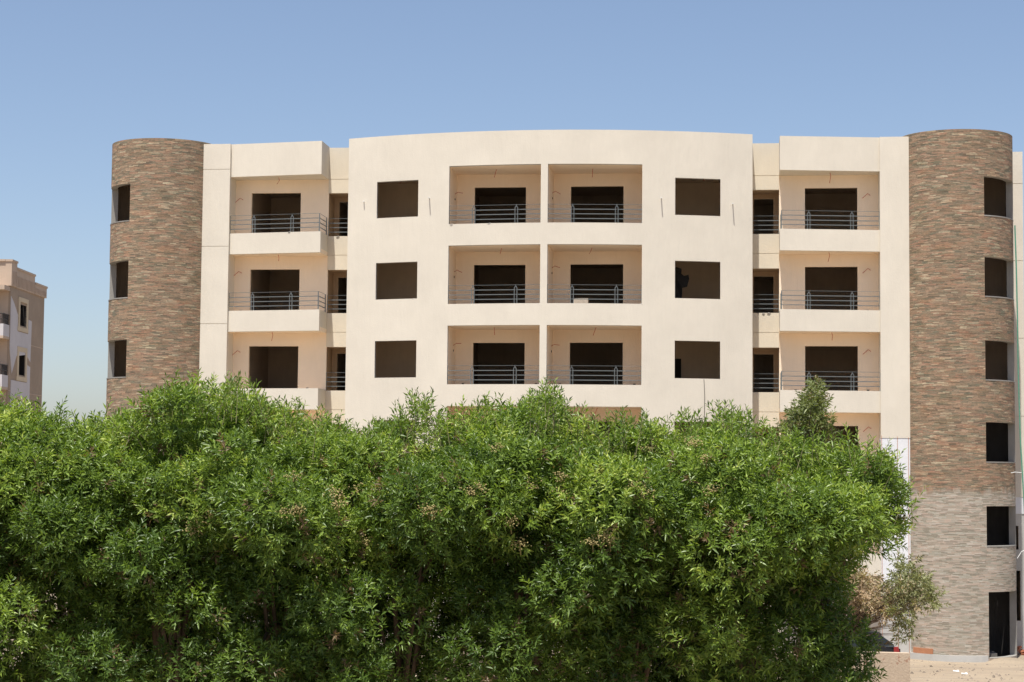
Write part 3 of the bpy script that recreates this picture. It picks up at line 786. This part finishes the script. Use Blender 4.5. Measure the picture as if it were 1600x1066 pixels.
def try_clumps(n, v0, v1, r0, r1, zmin, keep_low=1.):
    c = 0; tries = 0
    while c < n and tries < 40000:
        tries += 1
        r = rg.uniform(r0, r1); u = rg.uniform(-7.3, 4.2); z = rg.uniform(zmin, 6.9); v = rg.uniform(v0, v1)
        if inside_dist((u*V0/v, CZ+(z-CZ)*V0/v)) < r*.8: continue
        if z < 5.0 and rg.random() > keep_low: continue
        zt_ = float(np.interp(u, TOPX, TOPZ))
        if z > zt_-.35*r-max(0, 20.6-v)*.5: continue
        if v < 19.8 and z < 5.3 and rg.random() > .35: continue
        if any(abs(q[0]-u) < .62*max(r, q[3]) and abs(q[2]-z) < .55*max(r, q[3]) and abs(q[1]-v) < .6*max(r, q[3]) for q in clumps): continue
        clumps.append((u, v, z, r)); c += 1
for (x_, y_, r_, v_) in ((1335, 760, .42, 20.2), (1370, 790, .36, 20.4), (1370, 830, .26, 20.3), (1330, 830, .34, 20.0), (1290, 800, .4, 19.8), (1280, 870, .38, 20.3), (1270, 940, .42, 20.0), (1310, 1000, .34, 19.7), (1335, 1030, .26, 19.8), (1300, 1060, .4, 20.0), (1240, 1010, .4, 19.6), (1360, 745, .3, 20.8), (1375, 770, .22, 20.4)):
    clumps.append(((x_-800)/FPX*v_, v_, CZ-(y_-ZH(x_))/FPX*v_, r_))
try_clumps(105, 19.1, 20.1, .30, .60, 3.2, .7)
try_clumps(130, 20.7, 21.6, .35, .6, 3.2, .7)
try_clumps(150, 21.5, 22.8, .35, .6, 3.0, 1.)
try_clumps(260, 19.5, 22.3, .14, .28, 4.6)
print('clumps', len(clumps))
Ps, Ds, Ts, Ls = [], [], [], []
for (u, v, z, r) in clumps:
    n = int(1150*r*r*(1.0 if z > 5.4 else (.72 if z > 4.8 else .55)))
    d = nrm(rs.normal(size=(n, 3))+np.array([0, -.25, .35]))
    rad = r*rs.uniform(.45, 1.0, (n, 1))**.6
    p = np.array([u, v, z])+d*rad*np.array([1.05, 1., .8])
    ax = nrm(d*.75+np.array([0, -.12, .65])+rs.normal(size=(n, 3))*.28)
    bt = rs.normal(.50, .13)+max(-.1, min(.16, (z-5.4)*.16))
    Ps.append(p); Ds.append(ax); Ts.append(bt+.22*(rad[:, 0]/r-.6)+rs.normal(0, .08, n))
P = np.concatenate(Ps); D = np.concatenate(Ds); T = np.concatenate(Ts)
# drop shoots that leave the outline
cell = {}
keep = np.ones(len(P), bool)
for i in range(len(P)):
    q_ = V0/P[i, 1]; k = (round(P[i, 0]*q_/.04), round((CZ+(P[i, 2]-CZ)*q_)/.04))
    if k not in cell: cell[k] = inside_dist((k[0]*.04, k[1]*.04)) > .02
    keep[i] = cell[k]
P, D, T = P[keep], D[keep], T[keep]
dead = rs.uniform(size=len(T)) < .028; T[dead] = -.2
print('shoots', len(P))
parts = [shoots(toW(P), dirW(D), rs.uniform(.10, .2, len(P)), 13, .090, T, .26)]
# long new shoots standing out of the top
tops = [(20, 618, 4), (80, 630, 5), (112, 634, 4), (146, 634, 5), (185, 632, 5), (232, 600, 7), (265, 580, 9), (300, 588, 6), (345, 570, 8), (368, 578, 8), (400, 600, 6), (452, 612, 7), (500, 622, 6), (545, 650, 4), (590, 645, 5),
        (622, 622, 6), (645, 598, 9), (668, 602, 8), (715, 630, 5), (757, 612, 7), (775, 622, 6), (838, 610, 7), (856, 585, 8), (872, 600, 9), (930, 632, 4), (975, 632, 5), (1003, 630, 6), (1040, 650, 5), (1088, 630, 8), (1104, 638, 6),
        (1150, 620, 8), (1162, 630, 8), (1180, 634, 6), (1225, 660, 5), (1318, 672, 6), (1335, 690, 5), (1388, 688, 8), (1400, 705, 5), (1420, 740, 4), (690, 640, 4), (430, 622, 3), (900, 630, 4), (205, 620, 4), (330, 585, 4)]
LP, LD_, LT, LN = [], [], [], []
for (x, y, n) in tops:
    for k in range(int(n*1.5)):
        dx = rs.normal(0, 13); ln = rs.uniform(.2, .42); yy = y+abs(rs.normal(0, 10))+abs(dx)*.8
        tip = np.array([(x+dx-800)*K, V0+rs.uniform(-.2, 1.2), CZ-(yy-ZH(x))*K])
        ax = nrm(np.array([[dx*.03+rs.normal(0, .28), rs.normal(0, .25), 1.]]))[0]
        LP.append(tip-ax*ln); LD_.append(ax); LT.append(rs.normal(.62, .1)); LN.append(ln)
for x in range(-20, 1400, 6):      # single young shoots all along the top
    yt = np.interp(x, [p[0] for p in outl[1:31]], [p[1] for p in outl[1:31]])-rs.uniform(-8, 24)
    ln = rs.uniform(.12, .32); ax = nrm(np.array([[rs.normal(0, .35), rs.normal(0, .3), 1.]]))[0]
    tip = np.array([(x+rs.normal(0, 5)-800)*K, V0+rs.uniform(-.2, 1.2), CZ-(yt-ZH(x))*K])
    LP.append(tip-ax*ln); LD_.append(ax); LT.append(rs.normal(.65, .12)); LN.append(ln)
LP = np.array(LP); LD_ = np.array(LD_)
parts.append(shoots(toW(LP), dirW(LD_), np.array(LN), 12, .10, np.array(LT), .22, (68, 30), .10))
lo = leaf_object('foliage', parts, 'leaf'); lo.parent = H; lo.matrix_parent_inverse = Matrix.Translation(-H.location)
tag(lo, kind='stuff')
def hpart(o): o.parent = H; o.matrix_parent_inverse = Matrix.Translation(-H.location); return o
# stems of the long shoots
t = MB()
for p, a, l in zip(toW(LP), dirW(LD_), LN): t.tube([Vector(p)-Vector(a)*.12, Vector(p)+Vector(a)*l], [.0035, .0015], 3)
hpart(t.build('twig', 'twig'))
# trunks and limbs
for k, px in enumerate((-150, 60, 250, 430, 640, 835, 1010, 1170, 1300)):
    u0 = (px-800)*K; t = MB(); v = 21+.3*sin(k*2.3)
    p = UV3(u0, v, GZ-.1); mid = UV3(u0+.15*sin(k), v-.1, 2.4); top_ = UV3(u0+.25*sin(k*1.9), v-.1, 4.9)
    t.tube([p, UV3(u0+.05, v, 1.2), mid, UV3(u0+.1*sin(k*3), v, 3.7), top_], [.11, .09, .08, .065, .04], 8)
    near = sorted(clumps, key=lambda c: abs(c[0]-u0)+.2*abs(c[2]-5))[:26]
    for c in near[::2]:
        s0 = UV3(u0+.12*sin(k), v-.1, 2.4+rg.uniform(0, 2.0)); e = UV3(c[0], c[1], c[2]+.1); m_ = (s0+e)/2+Vector((0, 0, .15))
        t.tube([s0, m_, e], [.035, .024, .01], 5)
    hpart(t.build('trunk', 'bark'))
# dry seed heads
seeds = [(462, 745), (450, 800), (470, 796), (315, 815), (330, 800), (342, 812), (303, 828), (524, 768), (530, 787), (672, 795), (680, 800), (780, 700), (735, 768), (752, 762), (578, 845), (503, 718), (560, 765), (590, 765),
         (830, 760), (878, 745), (992, 760), (1012, 770), (1000, 775), (945, 833), (955, 842), (928, 845), (1105, 716), (1087, 692), (1012, 702), (1115, 765), (815, 848), (82, 890), (598, 760), (800, 815), (1062, 690), (884, 770)]
ico = bpy.data.meshes  # spheres are low octahedra
for (x, y) in seeds:
    t = MB(); uu, zz_ = (x-800)*K, CZ-(y-ZH(x))*K
    cv = [q[1]-.95*math.sqrt(max(0, q[3]**2-(q[0]-uu)**2-(q[2]-zz_)**2)) for q in clumps if (q[0]-uu)**2+(q[2]-zz_)**2 < (.9*q[3])**2]
    c = at(x, y, (min(cv) if cv else 19.8)-.03)
    for k in range(60):
        o_ = Vector(rs.normal(size=3)*np.array([.045, .03, .028])); r_ = rs.uniform(.006, .010); q = c+o_
        ax = [q+Vector(w_)*r_ for w_ in ((1, 0, 0), (0, 1, 0), (-1, 0, 0), (0, -1, 0), (0, 0, 1), (0, 0, -1))]
        for a in range(4):
            t.quad([ax[a], ax[(a+1) % 4], ax[4]]); t.quad([ax[(a+1) % 4], ax[a], ax[5]])
    t.tube([c+Vector((0, .1, -.12)), c], [.006, .004], 4)
    hpart(t.build('seed_head', 'seed'))

# olive conical shrub top behind the hedge
def shrub(name, label, cat, outline, v, vd, n_cl, r0, r1, dens, L, nleaf, tint, matn, base_u, seed, zlow, wid=.26, up_=.5, edge=.6, limb=.03, tips=()):
    global poly
    k_ = v/FPX
    pol = np.array([((x-800)*k_, CZ-(y-ZH(x))*k_) for x, y in outline]); save = poly; poly = pol
    rg = random.Random(seed); cl = []
    u0, u1_ = pol[:, 0].min(), pol[:, 0].max(); z0, z1 = pol[:, 1].min(), pol[:, 1].max(); tr = 0
    while len(cl) < n_cl and tr < 20000:
        tr += 1; r = rg.uniform(r0, r1); u = rg.uniform(u0, u1_); z = rg.uniform(z0, z1)
        if inside_dist((u, z)) < r*edge: continue
        cl.append((u, v+rg.uniform(-vd, vd), z, r))
    for x_, y_, r_ in tips: cl.append(((x_-800)*k_, v, CZ-(y_-ZH(x_))*k_, r_))
    S = empty(name, label, cat, tuple(UV3(base_u*k_, v, GZ)))
    Pp, Dd, Tt = [], [], []
    for (u, vv, z, r) in cl:
        n = max(7, int(dens*r*r)); d = nrm(rs.normal(size=(n, 3))); rad = r*rs.uniform(.2, 1, (n, 1))
        Pp.append(np.array([u, vv, z])+d*rad); Dd.append(nrm(d+np.array([0, 0, up_])+rs.normal(size=(n, 3))*.3)); Tt.append(np.full(n, tint(rg, u/k_+800))+rs.normal(0, .1, n))
    Pp = np.concatenate(Pp); Dd = np.concatenate(Dd); Tt = np.concatenate(Tt)
    kp = np.array([inside_dist((p[0], p[2])) > (.03 if edge < .3 else -.05) for p in Pp]); Pp, Dd, Tt = Pp[kp], Dd[kp], Tt[kp]
    o = leaf_object('crown', [shoots(toW(Pp), dirW(Dd), rs.uniform(.1, .2, len(Pp))*L/.09, nleaf, L, Tt, wid)], matn)
    o.parent = S; o.matrix_parent_inverse = Matrix.Translation(-S.location)
    t = MB(); bu = base_u*k_
    fork = UV3(bu, v, zlow)
    t.tube([UV3(bu+.05, v, GZ-.1), UV3(bu, v, (GZ+zlow)/2), fork], [.09, .07, .055], 7)
    for c in cl:
        e = UV3(c[0], c[1], c[2]); t.tube([fork, (fork+e)/2+Vector((0, 0, .1)), e], [limb, limb*.6, limb*.2], 4)
    o = t.build('trunk', 'bark'); o.parent = S; o.matrix_parent_inverse = Matrix.Translation(-S.location)
    poly = save
shrub('olive_shrub', 'upright grey-olive shrub top rising behind the hedge below the right balconies', 'shrub',
      [(1276, 583), (1284, 602), (1292, 650), (1300, 690), (1310, 800), (1180, 800), (1196, 720), (1215, 678), (1230, 655), (1249, 628), (1266, 604)], 24.0, .5,
      110, .07, .22, 720, .08, 12, lambda g, x: g.gauss(.5, .2), 'leaf_olive', 455, 3, 5.4, .26, 1.3, .2, .02, [(1277, 603, .07), (1277, 603, .06), (1276, 615, .08), (1270, 618, .08), (1273, 632, .11), (1280, 640, .1), (1262, 640, .1)])
shrub('dry_shrub', 'thin half dry tree with brown and olive leaves in front of the right tower base', 'tree',
      [(1440, 872), (1464, 900), (1466, 925), (1452, 950), (1425, 945), (1424, 985), (1408, 998), (1398, 975), (1350, 965), (1300, 950), (1300, 890), (1345, 880), (1375, 900), (1412, 878)], 46.0, 1.0,
      150, .12, .30, 85, .12, 10, lambda g, x: (g.gauss(.15, .15) if x < 1380 else g.gauss(.75, .15)), 'leaf_dry', 500, 9, 2.2, .36, .2, .35, .016)
# a few shaded scrub plants behind the hedge foot
